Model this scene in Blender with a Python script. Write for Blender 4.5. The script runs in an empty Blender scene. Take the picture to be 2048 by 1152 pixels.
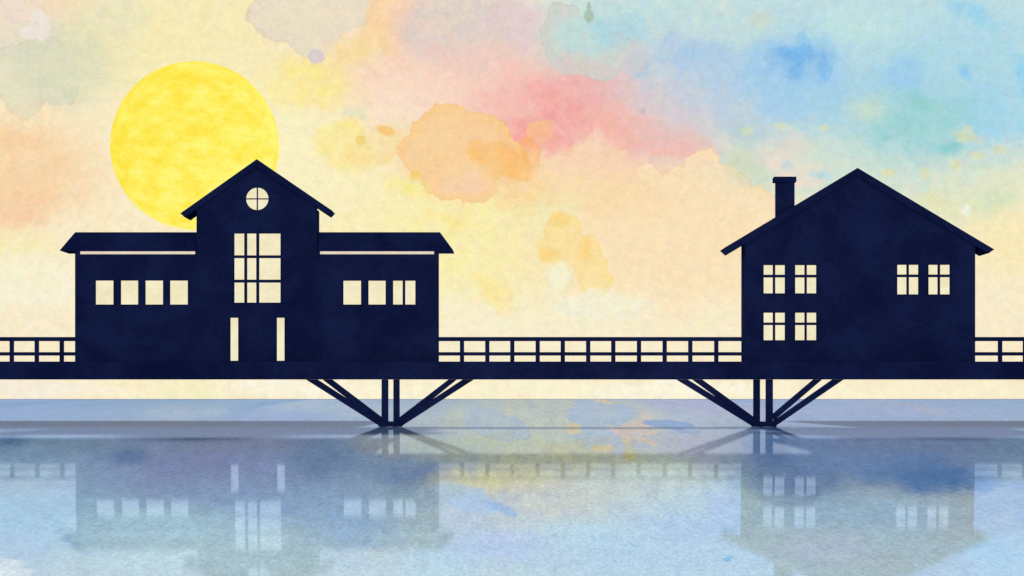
import bpy, bmesh, math, random
from mathutils import Vector
random.seed(7)
S = bpy.context.scene
C = S.collection

# ------------------------------------------------------------------ measures
F = 6000.0            # focal length in photograph pixels (2048 wide)
D = 150.0             # distance from the camera to the fronts of the houses
EYE = 1.4             # height of the eye above the water
HORIZON = 797.0
M = D / F             # metres per photograph pixel at the house fronts (0.025)
SUN_EL, SUN_AZ = 22.0, 0.4
EXPOSURE = 1.3
GLOW = 2.0 ** -EXPOSURE     # strength of the things that give off light


def X(px):
    return (px - 1024.0) * M


def Z(py):
    return EYE + (HORIZON - py) * M


def lin(c):
    def f(v):
        v /= 255.0
        return v / 12.92 if v <= 0.04045 else ((v + 0.055) / 1.055) ** 2.4
    return (f(c[0]), f(c[1]), f(c[2]), 1.0)


# ------------------------------------------------------------------ node helpers
class NT:
    def __init__(self, tree):
        self.t = tree
        tree.nodes.clear()

    def n(self, kind, **kw):
        nd = self.t.nodes.new(kind)
        for k, v in kw.items():
            setattr(nd, k, v)
        return nd

    def link(self, a, b):
        self.t.links.new(a, b)

    def put(self, sock, v):
        if isinstance(v, bpy.types.NodeSocket):
            self.link(v, sock)
        else:
            sock.default_value = v

    def math(self, op, a, b=None, clamp=False):
        nd = self.n('ShaderNodeMath', operation=op)
        nd.use_clamp = clamp
        self.put(nd.inputs[0], a)
        if b is not None:
            self.put(nd.inputs[1], b)
        return nd.outputs[0]

    def vmath(self, op, a, b=None, scale=None):
        nd = self.n('ShaderNodeVectorMath', operation=op)
        self.put(nd.inputs[0], a)
        if b is not None:
            self.put(nd.inputs[1], b)
        if scale is not None:
            self.put(nd.inputs[3], scale)
        return nd.outputs['Value'] if op in ('LENGTH', 'DOT_PRODUCT') else nd.outputs['Vector']

    def follow(self, col, vec):
        nd = self.n('ShaderNodeVectorMath', operation='MULTIPLY_ADD')
        self.put(nd.inputs[0], col)
        nd.inputs[1].default_value = (1e-9, 1e-9, 0.0)
        self.put(nd.inputs[2], vec)
        return nd.outputs['Vector']

    def mix(self, fac, a, b, blend='MIX'):
        nd = self.n('ShaderNodeMix', data_type='RGBA', blend_type=blend)
        nd.clamp_factor = True
        self.put(nd.inputs[0], fac)
        self.put(nd.inputs[6], a)
        self.put(nd.inputs[7], b)
        return nd.outputs[2]

    def noise(self, vec, scale, detail=4.0, rough=0.55, dims='2D', dist=0.0):
        nd = self.n('ShaderNodeTexNoise', noise_dimensions=dims)
        self.link(vec, nd.inputs['Vector'])
        nd.inputs['Scale'].default_value = scale
        nd.inputs['Detail'].default_value = detail
        nd.inputs['Roughness'].default_value = rough
        nd.inputs['Distortion'].default_value = dist
        return nd

    def rng(self, v, f0, f1, t0, t1, smooth=True):
        nd = self.n('ShaderNodeMapRange', interpolation_type='SMOOTHSTEP' if smooth else 'LINEAR')
        self.put(nd.inputs[0], v)
        for i, q in ((1, f0), (2, f1), (3, t0), (4, t1)):
            self.put(nd.inputs[i], q)
        return nd.outputs[0]

    def warp(self, vec, scale, amp, detail=5.0, rough=0.6, off=(0, 0, 0)):
        v = self.vmath('ADD', vec, off)
        c = self.noise(v, scale, detail, rough).outputs['Color']
        c = self.vmath('SUBTRACT', c, (0.5, 0.5, 0.5))
        c = self.vmath('MULTIPLY', c, (amp, amp, 0.0))
        return self.vmath('ADD', vec, c)


def wash(T, uv, base, blobs, soft_amp=0.9, edge_amp=0.55, lines=0.03, fine=1.0):
    """Lay washes of watercolour pigment over one another. uv is in hundreds of photograph pixels.
    A wash is (list of ellipses, colour, strength, edge): its shape is the union of its ellipses."""
    flat = T.vmath('MULTIPLY', uv, (1, 1, 0))
    ws = T.warp(T.warp(flat, 0.7, soft_amp, 3, 0.55, (3.1, 7.7, 0)), 3.0, 0.55 * fine, 7, 0.74, (1.3, 2.9, 0))
    wm = T.warp(T.warp(flat, 1.0, edge_amp, 2, 0.5, (9.2, 4.1, 0)), 3.4, 0.42 * fine, 7, 0.72, (5.0, 1.0, 0))
    wh = T.warp(T.warp(flat, 1.6, edge_amp * 0.7, 2, 0.5, (2.2, 6.3, 0)), 4.0, 0.24 * fine, 6, 0.66, (4.0, 8.0, 0))
    wx = T.warp(flat, 7.0, 0.09, 4, 0.6, (7.0, 3.0, 0))
    rgbn = T.n('ShaderNodeRGB')
    rgbn.outputs[0].default_value = lin(base)
    col = rgbn.outputs[0]
    load = T.rng(T.noise(flat, 2.6, 7, 0.7).outputs['Fac'], 0.30, 0.70, 0.62, 1.15)
    for shapes, rgb, alpha, kind in blobs:
        ln = None
        small = max(max(q[2], q[3]) for q in shapes) < 30
        for x, y, rx, ry, rot in shapes:
            mp = T.n('ShaderNodeMapping', vector_type='TEXTURE')
            src = wx if small else {'s': ws, 'm': wm, 'h': wh, 'x': wx}[kind]
            # a vanishing term of the wash below keeps the layers in order for the shader compiler
            T.link(T.follow(col, src), mp.inputs['Vector'])
            mp.inputs['Location'].default_value = (x / 100, y / 100, 0)
            mp.inputs['Rotation'].default_value = (0, 0, math.radians(rot))
            mp.inputs['Scale'].default_value = (rx / 100, ry / 100, 1)
            q = T.vmath('LENGTH', mp.outputs[0])
            if ln is None:
                ln = q
            else:
                nd = T.n('ShaderNodeMath', operation='SMOOTH_MIN')
                T.put(nd.inputs[0], ln)
                T.put(nd.inputs[1], q)
                nd.inputs[2].default_value = 0.12
                ln = nd.outputs[0]
        e0, e1 = {'s': (1.35, 0.25), 'm': (1.14, 0.70), 'h': (1.03, 0.96), 'x': (1.06, 0.9)}[kind]
        if small and kind == 'm':
            e0, e1 = 1.25, 0.55
        m = T.rng(ln, e0, e1, 0.0, alpha)
        if kind in 'sm':
            m = T.math('MULTIPLY', m, load, clamp=True)
        elif kind == 'h':
            # thinner towards the middle of the wash, fuller at its rim
            m = T.math('MULTIPLY', m, T.rng(ln, 0.3, 0.95, 0.72, 1.0))
        col = T.mix(m, col, lin(rgb))
        if kind == 'h' and not small:      # the pigment gathers in a thin dried line at the rim of a wash
            rim = T.math('MULTIPLY', T.rng(ln, 0.93, 0.998, 0.0, 1.0), T.rng(ln, 1.02, 0.998, 0.0, 0.5 * alpha))
            col = T.mix(rim, col, lin([v * k for v, k in zip(rgb, (0.97, 0.88, 0.78))]))
    # faint tide marks where the washes dried
    if lines:
        nz = T.noise(T.follow(col, T.warp(flat, 3.0, 0.22, 5, 0.65, (8, 8, 0))), 1.1, 2.5, 0.5).outputs['Fac']
        for lv in (0.44, 0.56):
            up = T.rng(nz, lv - 0.06, lv, 0.0, 1.0)
            dn = T.rng(nz, lv, lv + 0.006, 1.0, 0.0)
            k = T.math('SUBTRACT', 1.0, T.math('MULTIPLY', T.math('MULTIPLY', up, dn), lines))
            col = T.vmath('SCALE', col, scale=k)
    return col


def paper(T, uv, col, blotch=0.10, grain=0.07, hue=0.16):
    flat = T.vmath('MULTIPLY', uv, (1, 1, 0))
    a = T.noise(T.vmath('MULTIPLY', T.follow(col, flat), (1.0, 1.25, 1)), 4.5, 9, 0.74).outputs['Fac']
    a = T.rng(a, 0.27, 0.73, 1.0 - blotch, 1.0 + blotch * 0.8, False)
    g = T.noise(T.vmath('MULTIPLY', T.warp(flat, 9.0, 0.06, 2), (13.0, 26.0, 1)), 1.0, 4, 0.8).outputs['Fac']
    g = T.rng(g, 0.27, 0.73, 1.0 - grain, 1.0 + grain, False)
    k = T.math('MULTIPLY', a, g)
    h = T.noise(T.vmath('ADD', T.follow(col, flat), (17, 5, 0)), 5.0, 7, 0.72).outputs['Color']
    h = T.vmath('MULTIPLY', T.vmath('SUBTRACT', h, (0.5, 0.5, 0.5)), (hue, hue * 0.7, hue * 1.3))
    col = T.vmath('MULTIPLY', col, T.vmath('ADD', h, (1, 1, 1)))
    return T.vmath('SCALE', col, scale=k)


def material(name):
    m = bpy.data.materials.new(name)
    m.use_nodes = True
    T = NT(m.node_tree)
    out = T.n('ShaderNodeOutputMaterial')
    return m, T, out


# ------------------------------------------------------------------ materials
def painted(name, dark, light, seed=0.0):
    m, T, out = material(name)
    pos = T.n('ShaderNodeNewGeometry').outputs['Position']
    v = T.vmath('ADD', pos, (seed, seed * 0.7, seed * 1.3))
    a = T.noise(v, 0.42, 7, 0.62, '3D', 0.3).outputs['Fac']
    col = T.mix(T.rng(a, 0.36, 0.66, 0, 1), lin(dark), lin(light))
    g = T.noise(T.vmath('MULTIPLY', v, (4.0, 4.0, 9.0)), 1.0, 5, 0.75, '3D').outputs['Fac']
    col = T.vmath('SCALE', col, scale=T.rng(g, 0.25, 0.75, 0.72, 1.28, False))
    p = T.n('ShaderNodeBsdfDiffuse')
    T.link(col, p.inputs['Color'])
    bp = T.n('ShaderNodeBump')
    bp.inputs['Strength'].default_value = 0.12
    bp.inputs['Distance'].default_value = 0.02
    T.link(g, bp.inputs['Height'])
    T.link(bp.outputs[0], p.inputs['Normal'])
    T.link(p.outputs[0], out.inputs['Surface'])
    return m


NAVY = painted('navy_paint', (35, 40, 78), (48, 54, 95))
NAVY_ROOF = painted('navy_roofing', (34, 39, 77), (47, 53, 94), 13.0)
NAVY_TIMBER = painted('navy_timber', (34, 39, 78), (46, 52, 94), 29.0)


def glow_pane(name, rgb_a, rgb_b):  # panes emit the cream of the sky seen through the openings
    m, T, out = material(name)
    pos = T.n('ShaderNodeNewGeometry').outputs['Position']
    a = T.noise(pos, 0.8, 5, 0.6, '3D').outputs['Fac']
    col = T.mix(T.rng(a, 0.35, 0.65, 0, 1), lin(rgb_a), lin(rgb_b))
    g = T.noise(T.vmath('MULTIPLY', pos, (4.0, 4.0, 9.0)), 1.0, 4, 0.7, '3D').outputs['Fac']
    col = T.vmath('SCALE', col, scale=T.rng(g, 0.25, 0.75, 0.93, 1.06, False))
    e = T.n('ShaderNodeEmission')
    T.link(col, e.inputs['Color'])
    e.inputs['Strength'].default_value = GLOW
    T.link(e.outputs[0], out.inputs['Surface'])
    return m


PANE = glow_pane('glow_window_glass', (239, 229, 190), (247, 238, 203))
PANE_SOFT = glow_pane('glow_strip_glass', (226, 208, 186), (234, 220, 198))

SKY_BASE = (250, 236, 200)
# x, y, rx, ry, turn, colour, strength, edge (s soft, m middling, h dried hard edge, x small crisp)
# each wash: its ellipses (x, y, rx, ry, turn), colour, strength, edge (s soft, m middling, h dried hard edge, x crisp)
SKY = [
    # the washes run on past the edges of the view
    ([(-520, 120, 420, 190, 10)], (247, 205, 190), .9, 's'),
    ([(-420, 480, 380, 150, 0)], (250, 222, 170), .9, 's'),
    ([(-1250, 260, 520, 240, -8)], (196, 220, 226), .9, 's'),
    ([(-1200, 600, 500, 130, 0)], (246, 208, 186), .8, 's'),
    ([(2650, 130, 480, 220, 0)], (182, 216, 232), .95, 's'),
    ([(2600, 470, 420, 130, 0)], (250, 226, 180), .9, 's'),
    ([(3350, 250, 480, 220, 12)], (246, 200, 186), .9, 's'),
    ([(3300, 600, 480, 120, 0)], (249, 236, 176), .8, 's'),
    ([(330, 60, 330, 110, 0)], (246, 234, 180), 0.9, 's'),
    ([(560, 260, 290, 200, 0)], (251, 242, 196), 1, 's'),
    ([(300, 100, 360, 120, 0)], (248, 236, 184), .8, 's'),
    ([(100, 600, 260, 140, 0)], (249, 237, 206), 0.9, 's'),
    ([(1100, 640, 500, 110, 0)], (249, 240, 208), 0.9, 's'),
    ([(960, 470, 330, 150, 0)], (250, 240, 172), 0.95, 's'),
    ([(1850, 620, 400, 160, 0)], (249, 236, 204), 0.9, 's'),
    ([(1330, 440, 260, 190, 0)], (251, 224, 180), 0.95, 's'),
    ([(900, 150, 330, 160, 10)], (248, 213, 188), 1, 's'),
    ([(1000, 210, 230, 80, 10)], (248, 206, 188), .9, 's'),
    ([(1190, 215, 290, 150, 15)], (245, 190, 180), 1, 's'),
    ([(1250, 240, 200, 90, 15)], (246, 186, 174), .9, 's'),
    ([(1760, 120, 620, 270, 4)], (188, 222, 230), 1, 's'),
    ([(1860, 80, 480, 260, 0)], (188, 221, 228), 1, 's'),
    ([(1900, 120, 400, 200, 0)], (190, 222, 228), .9, 's'),
    ([(1250, 40, 240, 130, 0)], (192, 222, 224), 1, 's'),
    ([(1420, 200, 190, 130, 20)], (212, 208, 214), 0.95, 's'),
    ([(1700, 330, 360, 100, 3)], (208, 226, 210), 0.95, 's'),
    ([(2000, 400, 170, 90, 0)], (230, 232, 194), 0.7, 's'),
    ([(2040, 480, 160, 70, 0)], (250, 234, 184), 0.9, 's'),
    ([(30, 40, 130, 80, 0)], (238, 221, 208), 1, 'm'),
    ([(130, 15, 90, 30, 0)], (245, 220, 182), 0.8, 's'),
    ([(215, 30, 90, 50, 0)], (232, 228, 196), 0.7, 's'),
    ([(150, 110, 140, 80, 0)], (228, 224, 186), 0.7, 's'),
    ([(110, 135, 120, 85, 10)], (218, 219, 192), .9, 's'),
    ([(80, 130, 66, 60, 20), (42, 190, 46, 50, 0), (90, 176, 66, 34, 10), (10, 150, 40, 60, 0)], (213, 216, 194), .6, 'h'),
    ([(130, 130, 90, 60, 0)], (226, 224, 190), .7, 's'),
    ([(50, 340, 170, 130, 0)], (249, 212, 168), .9, 's'),
    ([(30, 390, 130, 70, -15)], (248, 210, 166), .7, 's'),
    ([(25, 265, 70, 30, 0)], (248, 200, 152), .5, 's'),
    ([(20, 425, 80, 34, -14)], (247, 203, 165), .45, 'm'),
    ([(80, 50, 20, 34, -10), (60, 66, 22, 14, 0)], (241, 230, 219), .8, 'x'),
    ([(30, 510, 110, 60, 10)], (248, 236, 180), 0.8, 's'),
    ([(60, 560, 120, 55, 10)], (249, 243, 216), 0.8, 'm'),
    ([(640, 175, 130, 50, 10)], (252, 236, 146), 0.85, 's'),
    ([(600, 28, 100, 60, 0), (690, 18, 66, 48, -20), (632, 80, 48, 28, 0)], (231, 221, 200), .9, 'h'),
    ([(775, 45, 52, 60, 25), (715, 92, 44, 22, -35)], (250, 212, 164), .9, 'm'),
    ([(700, 110, 70, 40, -30)], (250, 224, 160), 0.8, 's'),
    ([(830, 40, 40, 60, 10)], (247, 205, 190), 0.8, 's'),
    ([(940, 60, 150, 95, 0)], (222, 208, 200), 0.95, 'm'),
    ([(1040, 50, 70, 70, 0)], (230, 204, 210), 0.7, 's'),
    ([(800, 210, 120, 50, 0)], (251, 228, 204), 0.8, 's'),
    ([(632, 113, 16, 14, 10)], (219, 207, 206), 1.0, 'x'),
    ([(980, 150, 170, 60, 10)], (247, 205, 192), .8, 's'),
    ([(860, 185, 140, 50, 0)], (250, 218, 196), .8, 's'),
    ([(1130, 210, 120, 45, 25)], (245, 166, 162), 0.8, 's'),
    ([(1070, 272, 90, 42, 25)], (247, 168, 162), 0.85, 's'),
    ([(1180, 165, 110, 40, 10)], (245, 172, 170), 0.7, 's'),
    ([(1330, 280, 110, 45, 14), (1240, 260, 80, 50, 0)], (246, 186, 172), .85, 'm'),
    ([(1080, 268, 60, 26, 30), (1110, 235, 30, 14, 30), (1045, 292, 30, 16, 20)], (244, 160, 158), .5, 'm'),
    ([(1195, 330, 70, 58, 0), (1130, 345, 70, 40, 0), (1250, 360, 90, 44, 10)], (250, 216, 180), .9, 'm'),
    ([(1190, 285, 26, 30, 0)], (249, 214, 188), .8, 'm'),
    ([(1330, 420, 120, 80, -20), (1410, 345, 38, 50, 0), (1450, 380, 60, 50, 40), (1500, 440, 80, 70, 30), (1300, 350, 30, 14, 10)], (251, 226, 186), .95, 'h'),
    ([(1330, 500, 330, 110, 0)], (251, 227, 187), .95, 's'),
    ([(1230, 400, 130, 46, 0)], (251, 220, 174), .9, 's'),
    ([(1010, 205, 70, 30, 10)], (247, 190, 180), 0.8, 's'),
    ([(1150, 385, 120, 40, 0)], (250, 222, 174), 0.7, 's'),
    ([(690, 295, 60, 55, 0)], (251, 234, 146), 0.8, 'm'),
    ([(750, 300, 70, 46, -20)], (249, 224, 156), .8, 'm'),
    ([(895, 268, 72, 60, 0), (850, 300, 62, 44, -30), (958, 285, 62, 56, 20), (1000, 318, 52, 40, 30), (920, 350, 84, 52, 0), (925, 372, 62, 34, 0)], (250, 207, 144), .95, 'h'),
    ([(1030, 360, 80, 50, 0)], (250, 214, 164), .9, 's'),
    ([(880, 340, 120, 60, 20)], (249, 208, 160), 0.7, 's'),
    ([(925, 374, 60, 26, 0)], (249, 210, 178), .7, 'm'),
    ([(985, 312, 58, 30, 20), (1020, 335, 40, 24, 60)], (251, 190, 108), .75, 'm'),
    ([(1052, 312, 24, 36, -20)], (251, 182, 100), .7, 'm'),
    ([(1085, 275, 32, 26, -45)], (250, 196, 140), 0.7, 'm'),
    ([(1050, 400, 60, 26, 0)], (250, 212, 140), 0.6, 's'),
    ([(772, 262, 20, 11, 20)], (248, 200, 118), 0.9, 'm'),
    ([(722, 280, 12, 10, 0)], (246, 208, 120), 0.8, 'm'),
    ([(705, 232, 30, 14, 0)], (230, 226, 196), 0.8, 'm'),
    ([(830, 352, 14, 10, 0)], (246, 212, 110), 0.8, 'm'),
    ([(810, 375, 60, 22, 15)], (249, 236, 140), 0.8, 's'),
    ([(1090, 420, 60, 30, 0)], (240, 234, 186), 0.8, 's'),
    ([(900, 440, 60, 18, 0)], (250, 228, 150), 0.6, 's'),
    ([(1126, 462, 34, 36, 0), (1108, 500, 36, 27, 0), (1156, 505, 42, 36, 0), (1186, 556, 34, 42, -20)], (252, 224, 146), .72, 'h'),
    ([(1120, 440, 24, 18, 0), (1170, 500, 16, 26, 0)], (251, 206, 112), .5, 'm'),
    ([(1098, 510, 26, 18, 0)], (252, 206, 112), 0.6, 's'),
    ([(1110, 550, 30, 22, 40)], (244, 242, 208), 0.9, 'm'),
    ([(1200, 610, 110, 32, 0)], (244, 241, 214), 0.9, 'm'),
    ([(980, 590, 60, 35, 30)], (251, 228, 140), 0.6, 's'),
    ([(900, 620, 90, 35, 20)], (250, 242, 206), 0.7, 'm'),
    ([(1120, 65, 60, 40, 0)], (206, 228, 218), 0.8, 's'),
    ([(1128, 70, 44, 66, 0), (1160, 118, 60, 34, 10), (1205, 126, 48, 30, 0), (1236, 100, 42, 32, 0)], (207, 211, 204), .85, 'h'),
    ([(1165, 70, 58, 44, 0)], (190, 222, 220), .85, 'm'),
    ([(1170, 45, 26, 26, 0)], (200, 224, 216), 0.8, 's'),
    ([(1275, 130, 26, 28, 0)], (176, 198, 220), 0.9, 'm'),
    ([(1240, 60, 60, 45, 0)], (168, 212, 226), 0.7, 's'),
    ([(1270, 108, 34, 34, 0)], (212, 208, 206), .8, 'm'),
    ([(1340, 240, 80, 60, 0)], (220, 204, 206), 0.8, 's'),
    ([(1570, 150, 260, 120, 0)], (170, 208, 234), .85, 's'),
    ([(1860, 210, 270, 120, 0)], (168, 213, 226), .9, 's'),
    ([(1960, 120, 180, 120, 0)], (172, 216, 232), .7, 's'),
    ([(1400, 110, 100, 40, 0)], (172, 204, 232), 0.8, 's'),
    ([(1410, 165, 14, 14, 0)], (172, 204, 226), 0.8, 's'),
    ([(1285, 222, 8, 8, 0)], (200, 190, 200), 0.9, 'm'),
    ([(1500, 60, 80, 40, 0)], (202, 226, 220), 0.7, 's'),
    ([(1520, 40, 28, 22, 0)], (206, 218, 196), 0.7, 's'),
    ([(1600, 130, 120, 80, 0)], (160, 204, 236), 0.9, 's'),
    ([(1600, 125, 52, 34, 10)], (112, 178, 232), 0.9, 's'),
    ([(1655, 120, 18, 45, 0)], (116, 180, 234), 0.7, 's'),
    ([(1610, 85, 40, 12, 20)], (130, 194, 232), 0.8, 's'),
    ([(1560, 205, 60, 45, 0)], (166, 208, 236), 0.8, 'm'),
    ([(1700, 60, 110, 60, 0)], (196, 230, 226), 0.8, 's'),
    ([(1810, 160, 60, 46, 10)], (158, 206, 238), 0.85, 's'),
    ([(1930, 145, 12, 22, -25)], (140, 204, 236), 0.8, 's'),
    ([(1950, 25, 75, 20, 25)], (152, 212, 236), 0.8, 's'),
    ([(2000, 85, 55, 6, 58)], (164, 216, 232), 0.6, 's'),
    ([(2046, 155, 22, 45, 0)], (140, 208, 240), 0.8, 's'),
    ([(1985, 240, 90, 60, 0)], (164, 214, 236), 0.85, 's'),
    ([(1840, 245, 130, 70, 0)], (158, 212, 212), 0.9, 's'),
    ([(1840, 205, 34, 18, 0)], (146, 206, 204), 0.8, 's'),
    ([(1900, 298, 28, 17, -15)], (130, 202, 204), 0.85, 's'),
    ([(1735, 220, 50, 32, 0)], (204, 224, 204), 0.8, 's'),
    ([(1770, 275, 14, 10, 0)], (140, 204, 204), 0.7, 's'),
    ([(1480, 255, 48, 34, 10)], (182, 208, 218), 0.7, 's'),
    ([(1490, 330, 50, 40, 35)], (206, 216, 186), 0.9, 's'),
    ([(1560, 300, 50, 38, 0)], (230, 214, 204), 0.7, 's'),
    ([(1590, 345, 60, 34, 20)], (236, 222, 206), 0.8, 'm'),
    ([(1640, 350, 24, 10, 10)], (174, 216, 232), 0.85, 's'),
    ([(1575, 330, 14, 12, 0)], (186, 214, 224), 0.8, 's'),
    ([(1494, 262, 15, 12, 0)], (218, 224, 170), .62, 's'),
    ([(1562, 252, 14, 8, 0)], (226, 224, 160), .62, 's'),
    ([(1648, 256, 14, 9, 0)], (226, 226, 170), .62, 's'),
    ([(1775, 345, 16, 10, 0)], (226, 224, 150), .62, 's'),
    ([(1850, 345, 13, 14, 0)], (230, 224, 160), .62, 's'),
    ([(1940, 282, 34, 10, 10)], (230, 222, 160), .62, 's'),
    ([(1955, 310, 16, 9, 0)], (232, 222, 160), .62, 's'),
    ([(2000, 300, 18, 12, 0)], (232, 224, 166), .62, 's'),
    ([(1912, 328, 11, 13, 0)], (234, 222, 150), .62, 's'),
    ([(1880, 395, 60, 22, 15)], (228, 228, 176), 0.7, 's'),
    ([(1985, 405, 40, 36, 0)], (206, 226, 190), 0.7, 's'),
    ([(1932, 420, 13, 13, 0)], (240, 246, 230), 0.9, 's'),
    ([(1178, 32, 10, 14, 0), (1178, 18, 5, 14, 0)], (170, 190, 170), .85, 'x'),
    ([(1024, 785, 1500, 26, 0)], (252, 244, 216), 1, 's'),
    ([(60, 780, 120, 30, 0)], (246, 236, 222), 0.8, 's'),
    ([(380, 780, 120, 25, 0)], (248, 240, 196), 0.8, 's'),
    ([(560, 775, 120, 25, 0)], (252, 246, 226), 0.8, 's'),
    ([(1000, 780, 200, 25, 0)], (251, 243, 206), 0.8, 's'),
    ([(1350, 780, 160, 25, 0)], (252, 247, 226), 0.8, 's'),
    ([(1820, 780, 200, 25, 0)], (252, 240, 208), 0.8, 's'),
]


def sky_material():
    m, T, out = material('watercolour_sky')
    uv = T.n('ShaderNodeUVMap', uv_map='wash').outputs[0]
    col = wash(T, uv, SKY_BASE, SKY)
    col = paper(T, uv, col, 0.055, 0.05, 0.24)
    e = T.n('ShaderNodeEmission')
    T.link(col, e.inputs['Color'])
    e.inputs['Strength'].default_value = GLOW
    T.link(e.outputs[0], out.inputs['Surface'])
    return m


def sun_material(r):
    m, T, out = material('yellow_sun')
    pos = T.n('ShaderNodeTexCoord').outputs['Object']
    k = 1.68 / r
    v = T.vmath('MULTIPLY', pos, (k, k, k))
    tilt = T.n('ShaderNodeMapping')
    T.link(v, tilt.inputs['Vector'])
    tilt.inputs['Rotation'].default_value = (0, math.radians(-22), 0)
    tilt.inputs['Scale'].default_value = (1.0, 1.0, 1.7)
    a = T.noise(tilt.outputs[0], 1.9, 9, 0.70, '3D', 0.0).outputs['Fac']
    sx = T.n('ShaderNodeSeparateXYZ')
    T.link(v, sx.inputs[0])
    # fuller pigment to the upper left, thinner to the lower right
    lean = T.math('ADD', T.math('MULTIPLY', sx.outputs[0], -0.04), T.math('MULTIPLY', sx.outputs[2], 0.03))
    a = T.math('ADD', a, lean)
    col = T.mix(T.rng(a, 0.34, 0.54, 0, 1), lin((255, 248, 124)), lin((255, 239, 96)))
    col = T.mix(T.rng(a, 0.46, 0.68, 0, 0.75), col, lin((253, 224, 54)))
    b = T.noise(tilt.outputs[0], 4.0, 7, 0.68, '3D', 0.0).outputs['Fac']
    col = T.mix(T.rng(b, 0.58, 0.74, 0, 0.5), col, lin((251, 210, 30)))
    g = T.noise(T.vmath('MULTIPLY', v, (13, 13, 26)), 1.0, 4, 0.8, '3D').outputs['Fac']
    col = T.vmath('SCALE', col, scale=T.rng(g, 0.25, 0.75, 0.95, 1.05, False))
    e = T.n('ShaderNodeEmission')
    T.link(col, e.inputs['Color'])
    e.inputs['Strength'].default_value = GLOW
    T.link(e.outputs[0], out.inputs['Surface'])
    return m


# ------------------------------------------------------------------ water surface
REFLECTION_BULGE = 5.0  # made-up bulge of the water that shortens the mirrored houses


def water_z(d):
    """The water is shaped to squash reflections: level far out, falling away towards the eye."""
    return 0.0 if d >= D else -REFLECTION_BULGE * (1.0 - d / D) ** 2


def water_v(d):
    return HORIZON + (EYE - water_z(d)) / d * F


def water_d(py):
    lo, hi = 20.0, 6000.0
    for _ in range(60):
        mid = 0.5 * (lo + hi)
        if water_v(mid) > py:
            lo = mid
        else:
            hi = mid
    return 0.5 * (lo + hi)


def coarse(d):
    """The granulation of the wash coarsens with distance."""
    return (d / D) ** 0.92


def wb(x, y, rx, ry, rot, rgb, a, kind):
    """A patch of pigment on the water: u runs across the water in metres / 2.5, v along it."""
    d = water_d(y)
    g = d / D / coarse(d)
    return ([(1024 + (x - 1024) * g, y, rx * g, ry, rot)], rgb, a, kind)


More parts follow.
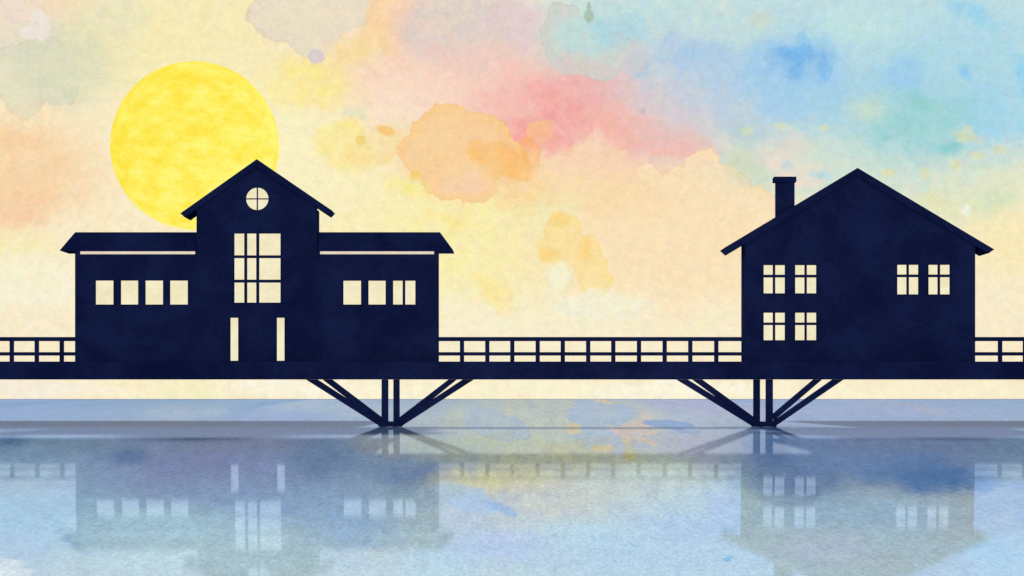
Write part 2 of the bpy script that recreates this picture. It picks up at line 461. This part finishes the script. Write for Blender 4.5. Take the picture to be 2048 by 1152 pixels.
WATER_BASE = (132, 162, 190)
WATER = [wb(*b) for b in [
    # broad ground of the nearer water
    (1024, 1150, 1800, 190, 0, (196, 219, 222), 1.0, 's'),
    (1024, 1120, 1800, 140, 0, (196, 219, 222), 1.0, 's'),
    (60, 1010, 320, 120, 0, (170, 209, 230), .95, 's'),
    (1950, 1050, 330, 120, 0, (194, 206, 206), .95, 's'),
    # far band
    (1700, 822, 420, 30, 0, (153, 166, 192), .9, 's'),
    (1130, 840, 360, 80, 0, (198, 196, 150), 1.0, 's'),
    (1150, 910, 330, 90, 0, (200, 202, 164), .95, 's'),
    (700, 818, 130, 22, 0, (178, 188, 182), .8, 's'),
    (560, 822, 60, 20, 0, (186, 194, 186), .7, 's'),
    (370, 820, 110, 20, 0, (174, 186, 190), .7, 's'),
    (30, 806, 70, 12, 0, (108, 146, 184), .8, 's'),
    (500, 812, 34, 24, 0, (100, 144, 178), .85, 's'),
    (250, 803, 200, 9, 0, (114, 150, 184), .6, 's'),
    (1400, 815, 130, 24, 0, (172, 168, 186), .85, 's'),
    (1832, 815, 26, 24, 0, (176, 168, 168), .7, 's'),
    # patches in the open water between the piers
    (990, 852, 74, 28, 14, (172, 186, 188), .95, 'h'),
    (940, 826, 40, 12, 15, (172, 184, 186), .9, 'm'),
    (1195, 826, 66, 26, 0, (164, 182, 196), .95, 'h'),
    (1185, 866, 52, 30, 0, (168, 186, 196), .95, 'm'),
    (1240, 882, 70, 26, 0, (178, 190, 200), .9, 'm'),
    (1380, 880, 120, 46, 0, (180, 184, 198), .9, 's'),
    (1147, 858, 15, 12, 0, (226, 196, 96), .9, 'x'),
    (1204, 802, 14, 7, 0, (226, 196, 100), .9, 'x'),
    (1205, 897, 22, 8, 0, (222, 198, 104), .8, 'x'),
    (1262, 858, 36, 12, -12, (222, 192, 152), .95, 'x'),
    (1236, 862, 18, 8, 20, (222, 192, 152), .95, 'x'),
    (1284, 838, 10, 20, -10, (218, 194, 158), .9, 'x'),
    (1252, 876, 12, 12, 0, (222, 192, 150), .9, 'x'),
    (1296, 866, 24, 5, -10, (222, 194, 150), .9, 'x'),
    (1290, 882, 26, 6, 20, (222, 196, 150), .9, 'x'),
    (1258, 903, 12, 22, 0, (200, 194, 110), .8, 'm'),
    (1336, 849, 52, 9, 4, (106, 146, 192), .85, 'x'),
    (1370, 858, 34, 8, 4, (118, 154, 196), .7, 'm'),
    # under the long house, the tone of its reflection put into the pigment
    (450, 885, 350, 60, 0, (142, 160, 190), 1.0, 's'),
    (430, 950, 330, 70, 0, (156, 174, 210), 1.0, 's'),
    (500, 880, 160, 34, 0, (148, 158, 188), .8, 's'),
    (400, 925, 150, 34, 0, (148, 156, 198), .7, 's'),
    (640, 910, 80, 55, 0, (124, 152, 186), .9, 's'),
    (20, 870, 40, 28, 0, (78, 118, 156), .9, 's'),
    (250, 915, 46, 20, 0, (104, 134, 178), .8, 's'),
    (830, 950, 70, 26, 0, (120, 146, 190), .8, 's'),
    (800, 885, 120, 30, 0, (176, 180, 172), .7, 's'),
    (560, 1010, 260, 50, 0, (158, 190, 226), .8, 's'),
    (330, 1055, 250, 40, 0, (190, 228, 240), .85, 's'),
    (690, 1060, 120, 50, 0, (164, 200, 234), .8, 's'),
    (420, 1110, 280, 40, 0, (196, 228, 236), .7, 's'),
    # middle foreground
    (1010, 962, 160, 28, 0, (224, 222, 166), .9, 's'),
    (1120, 1010, 170, 60, 0, (214, 230, 206), .95, 's'),
    (1320, 985, 200, 60, 0, (209, 232, 212), .95, 's'),
    (930, 1000, 70, 26, 20, (172, 214, 238), .85, 'm'),
    (1000, 1022, 40, 10, 24, (142, 196, 234), .8, 'm'),
    (1180, 1070, 150, 36, 0, (204, 228, 226), .8, 's'),
    (1430, 1010, 40, 40, 0, (200, 212, 232), .6, 's'),
    (980, 1095, 110, 36, 0, (188, 212, 240), .7, 's'),
    (870, 1130, 100, 40, 0, (186, 226, 234), .7, 's'),
    (1452, 1117, 8, 8, 0, (122, 187, 219), .9, 'm'),
    (8, 1142, 44, 28, 0, (240, 246, 238), .8, 'm'),
    (120, 1070, 70, 7, 42, (150, 190, 222), .5, 'm'),
    # under the chimney house: own blotches, plus its dark reflection painted into the pigment
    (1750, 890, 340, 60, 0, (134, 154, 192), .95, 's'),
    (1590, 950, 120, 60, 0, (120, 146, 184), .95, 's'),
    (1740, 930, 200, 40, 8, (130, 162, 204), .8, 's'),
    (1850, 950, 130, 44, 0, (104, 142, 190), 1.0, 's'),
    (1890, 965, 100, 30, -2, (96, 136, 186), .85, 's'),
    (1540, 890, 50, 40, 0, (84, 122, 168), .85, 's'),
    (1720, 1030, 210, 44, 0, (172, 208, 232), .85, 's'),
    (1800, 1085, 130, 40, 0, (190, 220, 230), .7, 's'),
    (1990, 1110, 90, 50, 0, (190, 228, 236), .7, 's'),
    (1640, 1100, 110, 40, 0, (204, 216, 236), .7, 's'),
]]


def water_material():
    m, T, out = material('watercolour_water')
    uv = T.n('ShaderNodeUVMap', uv_map='wash').outputs[0]
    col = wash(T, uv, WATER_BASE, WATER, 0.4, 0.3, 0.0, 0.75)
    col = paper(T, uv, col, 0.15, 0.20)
    dif = T.n('ShaderNodeBsdfDiffuse')
    T.link(col, dif.inputs['Color'])
    gl = T.n('ShaderNodeBsdfGlossy', distribution='BECKMANN')
    gl.inputs['Color'].default_value = (0.35, 0.47, 0.90, 1)
    gl.inputs['Roughness'].default_value = 0.04
    lw = T.n('ShaderNodeLayerWeight')
    lw.inputs['Blend'].default_value = 0.5
    fac = T.rng(lw.outputs['Facing'], 0.86, 0.97, 0.32, 0.52, False)
    bp = T.n('ShaderNodeBump')
    mx = T.n('ShaderNodeMixShader')
    T.link(fac, mx.inputs[0])
    T.link(dif.outputs[0], mx.inputs[1])
    T.link(gl.outputs[0], mx.inputs[2])
    T.t.nodes.remove(bp)
    T.link(mx.outputs[0], out.inputs['Surface'])
    return m


# ------------------------------------------------------------------ object helpers
def link_mesh(name, bm, mat, parent=None, origin=(0, 0, 0)):
    bmesh.ops.recalc_face_normals(bm, faces=bm.faces[:])
    me = bpy.data.meshes.new(name)
    bm.to_mesh(me)
    bm.free()
    o = bpy.data.objects.new(name, me)
    if mat:
        me.materials.append(mat)
    C.objects.link(o)
    if parent is not None:
        o.parent = parent
    return o


def prism(bm, pts, y0, y1, holes=(), org=(0, 0, 0)):
    """Outline (photograph pixels at the house-front plane) with openings, given real thickness y0..y1."""
    ox, oy, oz = org
    edges, new = [], []
    for loop in [pts] + list(holes):
        vs = [bm.verts.new((X(p[0]) - ox, y0 - oy, Z(p[1]) - oz)) for p in loop]
        new += vs
        for i in range(len(vs)):
            edges.append(bm.edges.new((vs[i], vs[(i + 1) % len(vs)])))
    r = bmesh.ops.triangle_fill(bm, use_beauty=True, use_dissolve=False, edges=edges, normal=(0, -1, 0))
    faces = [g for g in r['geom'] if isinstance(g, bmesh.types.BMFace)]
    ex = bmesh.ops.extrude_face_region(bm, geom=faces, use_keep_orig=True)
    for g in ex['geom']:
        if isinstance(g, bmesh.types.BMVert):
            g.co.y += y1 - y0


def rect(x0, y0, x1, y1):
    return [(x0, y0), (x1, y0), (x1, y1), (x0, y1)]


def box(bm, x0, x1, y0, y1, z0, z1, org=(0, 0, 0)):
    ox, oy, oz = org
    v = [bm.verts.new((x - ox, y - oy, z - oz)) for x in (x0, x1) for y in (y0, y1) for z in (z0, z1)]
    for f in ((0, 1, 3, 2), (4, 6, 7, 5), (0, 4, 5, 1), (2, 3, 7, 6), (0, 2, 6, 4), (1, 5, 7, 3)):
        bm.faces.new([v[i] for i in f])


def thing(name, label, cat, loc, group=None):
    o = bpy.data.objects.new(name, None)
    o.empty_display_size = 0.5
    C.objects.link(o)
    o.location = loc
    tag(o, label, cat, group)
    return o


def tag(o, label=None, cat=None, group=None, kind=None):
    for k, v in (('label', label), ('category', cat), ('group', group), ('kind', kind)):
        if v:
            o[k] = v


def part(name, mat, parent, pieces, holes=(), label=None, org=None):
    """pieces: list of (outline, y0, y1); holes go into the first piece."""
    bm = bmesh.new()
    root = parent
    while root.parent is not None:
        root = root.parent
    org = tuple(root.location)
    for i, (pts, y0, y1) in enumerate(pieces):
        prism(bm, pts, y0, y1, holes if i == 0 else (), org)
    o = link_mesh(name, bm, mat, parent)
    if label:
        o['label'] = label
    return o


EDGE = 1.5     # width of a window's frame, hidden in the dark of the wall


def grow(r, e=EDGE):
    return (r[0] - e, r[1] - e, r[2] + e, r[3] + e)


def window(house, y, r, cols=(), rows=(), name='window', mat=None, label=None):
    """A frame with glazing bars round a glowing pane. cols / rows: (from, to) of each bar."""
    w = part(name, NAVY, house, [], label=None)
    bm = bmesh.new()
    org = tuple(house.location)
    g = grow(r)
    prism(bm, rect(*g), y - 0.03, y + 0.09, [rect(*r)], org)
    for a, b in cols:
        prism(bm, rect(a, r[1] + 0.01, b, r[3] - 0.01), y - 0.012, y + 0.07, (), org)
    for a, b in rows:
        prism(bm, rect(r[0] + 0.01, a, r[2] - 0.01, b), y - 0.008, y + 0.066, (), org)
    bmesh.ops.recalc_face_normals(bm, faces=bm.faces[:])
    bm.to_mesh(w.data)
    bm.free()
    if label:
        w['label'] = label
    part('pane', mat or PANE, w, [(rect(r[0] - 0.4, r[1] - 0.4, r[2] + 0.4, r[3] + 0.4), y + 0.075, y + 0.088)])
    return w


def circle(cx, cy, r, n=40):
    return [(cx + r * math.cos(2 * math.pi * i / n), cy + r * math.sin(2 * math.pi * i / n)) for i in range(n)]


DECK = 723.0
# ------------------------------------------------------------------ the long house
LH = thing('long_house', 'long dark navy house with a tall gabled middle and two low flat wings', 'house', (X(514), D, Z(DECK)))
FY = D                       # wing fronts
TY = D - 0.012                # the middle stands a little proud
lw_windows = [(191.6, 561.2, 226.9, 609), (241.9, 561.2, 276.3, 609), (291, 561.2, 326, 609), (340.3, 561.2, 375.6, 609)]
rw_windows = [(686.8, 561.5, 722, 609), (737, 561.5, 771.2, 609), (786.3, 561.5, 830.6, 609)]
strip_l, strip_r = (160.5, 502.6, 391.5, 508.4), (638.5, 502.6, 868, 508.4)
tall = (468.8, 467.2, 561, 605.2)
slits = [(461, 635.6, 476.4, 723.0), (553.8, 635.6, 569, 723.0)]


def hole(r):
    return rect(*grow(r, EDGE - 0.05))


def strip_hole(r):
    return rect(r[0], r[1], r[2], r[3])


# walls: a front skin with real openings and the body of the wing behind it
part('wing_wall', NAVY, LH, [(rect(150, 497, 395, DECK), FY, FY + 0.3), (rect(150.6, 497.5, 394.5, DECK - .3), FY + 0.31, FY + 2.8)],
     [hole(r) for r in lw_windows] + [rect(160.5, 502.6, 390.2, 508.4)])
part('wing_wall', NAVY, LH, [(rect(632, 497, 875, DECK), FY, FY + 0.3), (rect(632.5, 497.5, 875.2, DECK - .3), FY + 0.31, FY + 2.8)],
     [hole(r) for r in rw_windows] + [rect(640, 502.6, 868, 508.4)])
t_out = [(393, DECK), (393, 415), (514, 331), (634, 414), (634, DECK)]
part('tower_wall', NAVY, LH, [(t_out, TY, TY + 0.3), ([(394, DECK - .3), (394, 418), (514, 334), (632, 417), (632, DECK - .3)], TY + 0.31, TY + 2.6)],
     [hole(tall), circle(514.6, 397.7, 22.4 + EDGE - 0.05)] + [rect(s[0] - 1.45, s[1] - 1.45, s[2] + 1.45, s[3] - 1.6) for s in slits])
part('gable_roof', NAVY_ROOF, LH, [([(361, 427), (514, 318.6), (664, 421), (656, 429.3), (514, 334.5), (369.5, 434.7)], TY - 0.12, TY + 2.7)])


def hip_roof(xe, xt, xi, ye, yt):
    """Low wing roof: eaves xe..xi wide at ye, sloping in to a narrower flat top at yt."""
    bm = bmesh.new()
    o = LH.location
    a, b = FY - 0.14, FY + 2.9
    lo = [(X(xe), a), (X(xi), a), (X(xi), b), (X(xe), b)]
    hi = [(X(xt), a + 0.7), (X(xi), a + 0.7), (X(xi), b - 0.7), (X(xt), b - 0.7)]
    top = Z(HORIZON - (HORIZON - yt) * (a + 0.7) / D)
    bot = Z(HORIZON - (HORIZON - ye) * a / D)
    vl = [bm.verts.new((p[0] - o.x, p[1] - o.y, bot - o.z)) for p in lo]
    vm = [bm.verts.new((p[0] - o.x, p[1] - o.y, bot + 0.05 - o.z)) for p in lo]
    vh = [bm.verts.new((p[0] - o.x, p[1] - o.y, top - o.z)) for p in hi]
    bm.faces.new(vl)
    bm.faces.new(vh)
    for u, w in ((vl, vm), (vm, vh)):
        for i in range(4):
            bm.faces.new((u[i], u[(i + 1) % 4], w[(i + 1) % 4], w[i]))
    return link_mesh('wing_roof', bm, NAVY_ROOF, LH)


hip_roof(121, 147, 391.5, 501.6, 464.4)
hip_roof(906, 879.5, 636, 501.6, 464.4)
for r in lw_windows:
    window(LH, FY, r)
for r in rw_windows[:2]:
    window(LH, FY, r)
window(LH, FY, rw_windows[2], cols=[(805.2, 810.5)], label='window split by one upright bar')
window(LH, TY, tall, cols=[(488.5, 494.4), (512.5, 518.5)], rows=[(510.6, 516.3), (559.3, 565.2)], name='tall_window', label='tall window of nine panes')
# round window
bm = bmesh.new()
og = tuple(LH.location)
prism(bm, circle(514.6, 397.7, 22.4 + EDGE), TY - 0.03, TY + 0.09, [circle(514.6, 397.7, 22.4)], og)
prism(bm, rect(513.4, 375.4, 515.9, 420.0), TY - 0.012, TY + 0.07, (), og)
prism(bm, rect(492.3, 396.6, 536.9, 398.9), TY - 0.008, TY + 0.066, (), og)
rw = link_mesh('round_window', bm, NAVY, LH)
part('pane', PANE, rw, [(circle(514.6, 397.7, 22.8), TY + 0.075, TY + 0.088)])
for r in slits:
    s = part('sidelight', NAVY, LH, [(rect(r[0] - 1.5, r[1] - 1.5, r[2] + 1.5, r[3] - 0.1), TY - 0.03, TY + 0.09)], [rect(r[0], r[1], r[2], r[3] - 0.4)])
    part('pane', PANE, s, [(rect(r[0] - .4, r[1] - .4, r[2] + .4, r[3] - .3), TY + 0.075, TY + 0.088)])
part('strip_window', PANE_SOFT, LH, [(rect(160.6, 502.7, 390.1, 508.3), FY + 0.02, FY + 0.06)])
part('strip_window', PANE_SOFT, LH, [(rect(640.1, 502.7, 867.9, 508.3), FY + 0.02, FY + 0.06)])

# ------------------------------------------------------------------ the gabled house
GH = thing('gabled_house', 'tall dark navy house with one wide gable and a chimney on its left slope', 'house', (X(1717), D, Z(DECK)))
gl_cols = [((1527.3, 1569.6), (1545.6, 1550.5)), ((1590.4, 1632.4), (1609, 1613.7))]
gr_cols = [((1794.5, 1836.5), (1813, 1817.8)), ((1857, 1899.3), (1875.3, 1880.2))]
g_win = []
for (a, b), bar in gl_cols:
    g_win.append(((a, 530.3, b, 586.6), bar, (549.4, 555.0)))
    g_win.append(((a, 625.5, b, 680.3), bar, (645.0, 650.2)))
for (a, b), bar in gr_cols:
    g_win.append(((a, 529.7, b, 588.7), bar, (549.0, 554.4)))
part('wall', NAVY, GH, [([(1490, DECK), (1490, 478), (1714.7, 349), (1950.5, 485), (1950.5, DECK)], FY, FY + 0.3),
                        ([(1491, DECK - .3), (1491, 481), (1714.7, 352), (1949.5, 488), (1949.5, DECK - .3)], FY + 0.31, FY + 2.8)],
     [hole(w[0]) for w in g_win])
part('roof', NAVY_ROOF, GH, [([(1448, 496), (1714.7, 336), (1988, 499), (1976.7, 506.7), (1714.7, 353.5), (1459, 506)], FY - 0.12, FY + 2.95)])
ch = part('chimney', NAVY, GH, [([(1555, 362.5), (1591.2, 362.5), (1591.2, 425), (1555, 446)], FY + 0.5, FY + 1.4)])
part('cap', NAVY, ch, [(rect(1550.2, 352, 1594.4, 362.3), FY + 0.4, FY + 1.5)])
for r, bar, row in g_win:
    window(GH, FY, r, cols=[bar], rows=[row])

# ------------------------------------------------------------------ walkway, platforms and railings
def platform(name, label, px0, px1, shadow_slab=None, depth=43.3):
    t = thing(name, label, 'footbridge' if name == 'footbridge' else 'platform', (X(0.5 * (px0 + px1)), D, Z(759)))
    part('girder', NAVY_TIMBER, t, [(rect(px0, DECK + 0.1, px1, 759), D - 0.16, D + 0.2)])
    bm = bmesh.new()
    x0, x1 = shadow_slab if shadow_slab else (X(px0), X(px1))
    box(bm, x0, x1, D + 0.21, D + depth, 2.66, Z(DECK + 0.2), tuple(t.location))  # both platforms run far back unseen, added to cast shade on the water
    link_mesh('deck', bm, NAVY_TIMBER, t)
    return t


platform('deck_platform', 'navy deck carrying the long house, running out at the left edge, its unseen back added for shade', -300, 769.9, (-46.0, -7.6))
platform('footbridge', 'navy bridge span crossing the open water between the two houses', 770, 1559.9, None, 2.9)
platform('deck_platform', 'navy deck carrying the chimney house, running out at the right edge, its unseen back added for shade', 1560, 2350, (16.7, 48.0))


def railing(label, px0, px1, posts):
    t = thing('railing', label, 'railing', (X(0.5 * (px0 + px1)), D, Z(DECK)), 'post and rail fences along the walkway')
    part('top_rail', NAVY_TIMBER, t, [(rect(px0, 674, px1, 682.3), D - 0.05, D + 0.09)])
    part('middle_rail', NAVY_TIMBER, t, [(rect(px0, 704.2, px1, 711.2), D - 0.02, D + 0.06)])
    for c in posts:
        part('post', NAVY_TIMBER, t, [(rect(c - 4.3, 682.4, c + 4.3, DECK), D - 0.035, D + 0.075)])
    return t


railing('short navy railing left of the long house', -300, 149.8, [-276.5 + 50 * i for i in range(9)])
railing('long navy railing on the bridge between the two houses', 875.2, 1489.8,
        [924, 974.6, 1024.6, 1075.4, 1125.6, 1176.4, 1226.6, 1278, 1329.4, 1380.6, 1432.6])
railing('short navy railing right of the chimney house', 1950.8, 2350, [2000.2 + 50 * i for i in range(7)])


def support(label, cx, outer_l, inner_l, posts, inner_r, outer_r, foot):
    t = thing('bridge_support', label, 'bridge support', (X(cx), D, 0.0), 'braced supports standing in the water')
    for q in (outer_l, outer_r):
        part('brace', NAVY_TIMBER, t, [(q, D + 0.02, D + 0.30)])
    for q in (inner_l, inner_r):
        part('brace', NAVY_TIMBER, t, [(q, D + 0.05, D + 0.34)])
    for a, b in posts:
        part('post', NAVY_TIMBER, t, [(rect(a, 759.1, b, 842.8), D + 0.0, D + 0.36)])
    part('footing', NAVY_TIMBER, t, [(foot, D - 0.06, D + 0.42)])
    return t


support('braced timber support under the right end of the long house', 780,
        [(611.7, 759.1), (635, 759.1), (764, 842.5), (757, 851)],
        [(645, 759.1), (664.3, 759.1), (763.5, 834.5), (763.5, 843), (752, 842)],
        [(763, 776.3), (786.6, 799)],
        [(896.6, 759.1), (913.6, 759.1), (806, 846), (798.6, 843), (798.6, 834.5)],
        [(925, 759.1), (947.5, 759.1), (805, 851), (798, 842.5)],
        [(752, 842.9), (809.5, 842.9), (803.5, 853.4), (806, 868), (754, 868), (758, 853.4)])
support('braced timber support under the left corner of the chimney house', 1528,
        [(1353, 759.1), (1376, 759.1), (1510, 842.5), (1503, 851)],
        [(1385, 759.1), (1405, 759.1), (1507.5, 833.5), (1507.5, 843), (1496, 840)],
        [(1507.3, 1520.3), (1532.2, 1546)],
        [(1627, 759.1), (1644.5, 759.1), (1548, 841.5), (1545.6, 828)],
        [(1665, 759.1), (1687.5, 759.1), (1553, 851), (1545.6, 843)],
        [(1498.5, 842.9), (1558, 842.9), (1552, 853.4), (1555, 868), (1502, 868), (1505, 853.4)])

# ------------------------------------------------------------------ water
me = bpy.data.meshes.new('water')
rows = [22 + 2 * i for i in range(64)] + [D + 3 * i for i in range(20)] + [215, 240, 280, 340, 430, 560, 760, 1100, 1700, 2600, 4000, 6000, 9200]
cols = [-9000, -3500, -1500, -700, -320, -160, -80, -40, 0, 40, 80, 160, 320, 700, 1500, 3500, 9000]
vs, fs, uvs = [], [], []
for d in rows:
    for x in cols:
        vs.append((x, d, water_z(d)))
        uvs.append((10.24 + x / M / 100 / coarse(d), water_v(d) / 100))
nc = len(cols)
for i in range(len(rows) - 1):
    for j in range(nc - 1):
        fs.append((i * nc + j, i * nc + j + 1, (i + 1) * nc + j + 1, (i + 1) * nc + j))
me.from_pydata(vs, [], fs)
uvl = me.uv_layers.new(name='wash')
for l in me.loops:
    uvl.data[l.index].uv = uvs[l.vertex_index]
for p in me.polygons:
    p.use_smooth = True
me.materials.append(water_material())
w = bpy.data.objects.new('water', me)
C.objects.link(w)
tag(w, 'still blue water with soft washes of colour and blurred reflections', 'water', None, 'structure')

# ------------------------------------------------------------------ sky and the yellow disc
SY = 9000.0
me = bpy.data.meshes.new('sky')
hx, z0, z1 = 6800.0, -30.0, 1900.0
me.from_pydata([(-hx, SY, z0), (hx, SY, z0), (hx, SY, z1), (-hx, SY, z1)], [], [(0, 1, 2, 3)])
uvl = me.uv_layers.new(name='wash')
for l in me.loops:
    co = me.vertices[l.vertex_index].co
    uvl.data[l.index].uv = (10.24 + co.x / SY * F / 100, HORIZON / 100 - (co.z - EYE) / SY * F / 100)
me.materials.append(sky_material())
s = bpy.data.objects.new('sky', me)
C.objects.link(s)
tag(s, 'watercolour sky of cream, peach, pink and pale blue washes', 'sky', None, 'structure')

SUNY = 8600.0
R = 168.0 / F * SUNY
bm = bmesh.new()
bmesh.ops.create_uvsphere(bm, u_segments=96, v_segments=48, radius=R)
for f in bm.faces:
    f.smooth = True
so = link_mesh('sun', bm, sun_material(R))
so.location = ((389.7 - 1024) / F * SUNY, SUNY, EYE + (HORIZON - 291.5) / F * SUNY)
tag(so, 'large round yellow sun low in the sky behind the long house', 'sun')

# ------------------------------------------------------------------ light
el, az = math.radians(SUN_EL), math.radians(SUN_AZ)
sd = Vector((-math.sin(az) * math.cos(el), math.cos(az) * math.cos(el), math.sin(el)))
ld = bpy.data.lights.new('sunlight', 'SUN')
ld.energy = 3.5
ld.angle = math.radians(4.0)     # a hazy sun
ld.color = (1.0, 0.95, 0.86)
lo = bpy.data.objects.new('sunlight', ld)
lo.rotation_euler = sd.to_track_quat('Z', 'Y').to_euler()
lo.location = (-20, 200, 80)
C.objects.link(lo)

world = bpy.data.worlds.new('World')
S.world = world
world.use_nodes = True
T = NT(world.node_tree)
wo = T.n('ShaderNodeOutputWorld')
bg = T.n('ShaderNodeBackground')
st = T.n('ShaderNodeTexSky', sky_type='NISHITA')
st.sun_disc = False
st.sun_elevation = el
st.sun_rotation = -az
bg.inputs['Strength'].default_value = 0.06
T.link(st.outputs[0], bg.inputs['Color'])
T.link(bg.outputs[0], wo.inputs['Surface'])

# ------------------------------------------------------------------ camera
cd = bpy.data.cameras.new('camera')
cd.sensor_width = 36.0
cd.lens = F / 2048.0 * 36.0
cd.shift_y = (HORIZON - 576.0) / 2048.0
cd.clip_start = 0.5
cd.clip_end = 30000.0
co = bpy.data.objects.new('camera', cd)
co.location = (0, 0, EYE)
co.rotation_euler = (math.radians(90), 0, 0)
C.objects.link(co)
S.camera = co

S.view_settings.view_transform = 'Standard'
S.view_settings.look = 'None'
S.view_settings.exposure = EXPOSURE
S.view_settings.gamma = 1.0
S.view_settings.use_curve_mapping = False
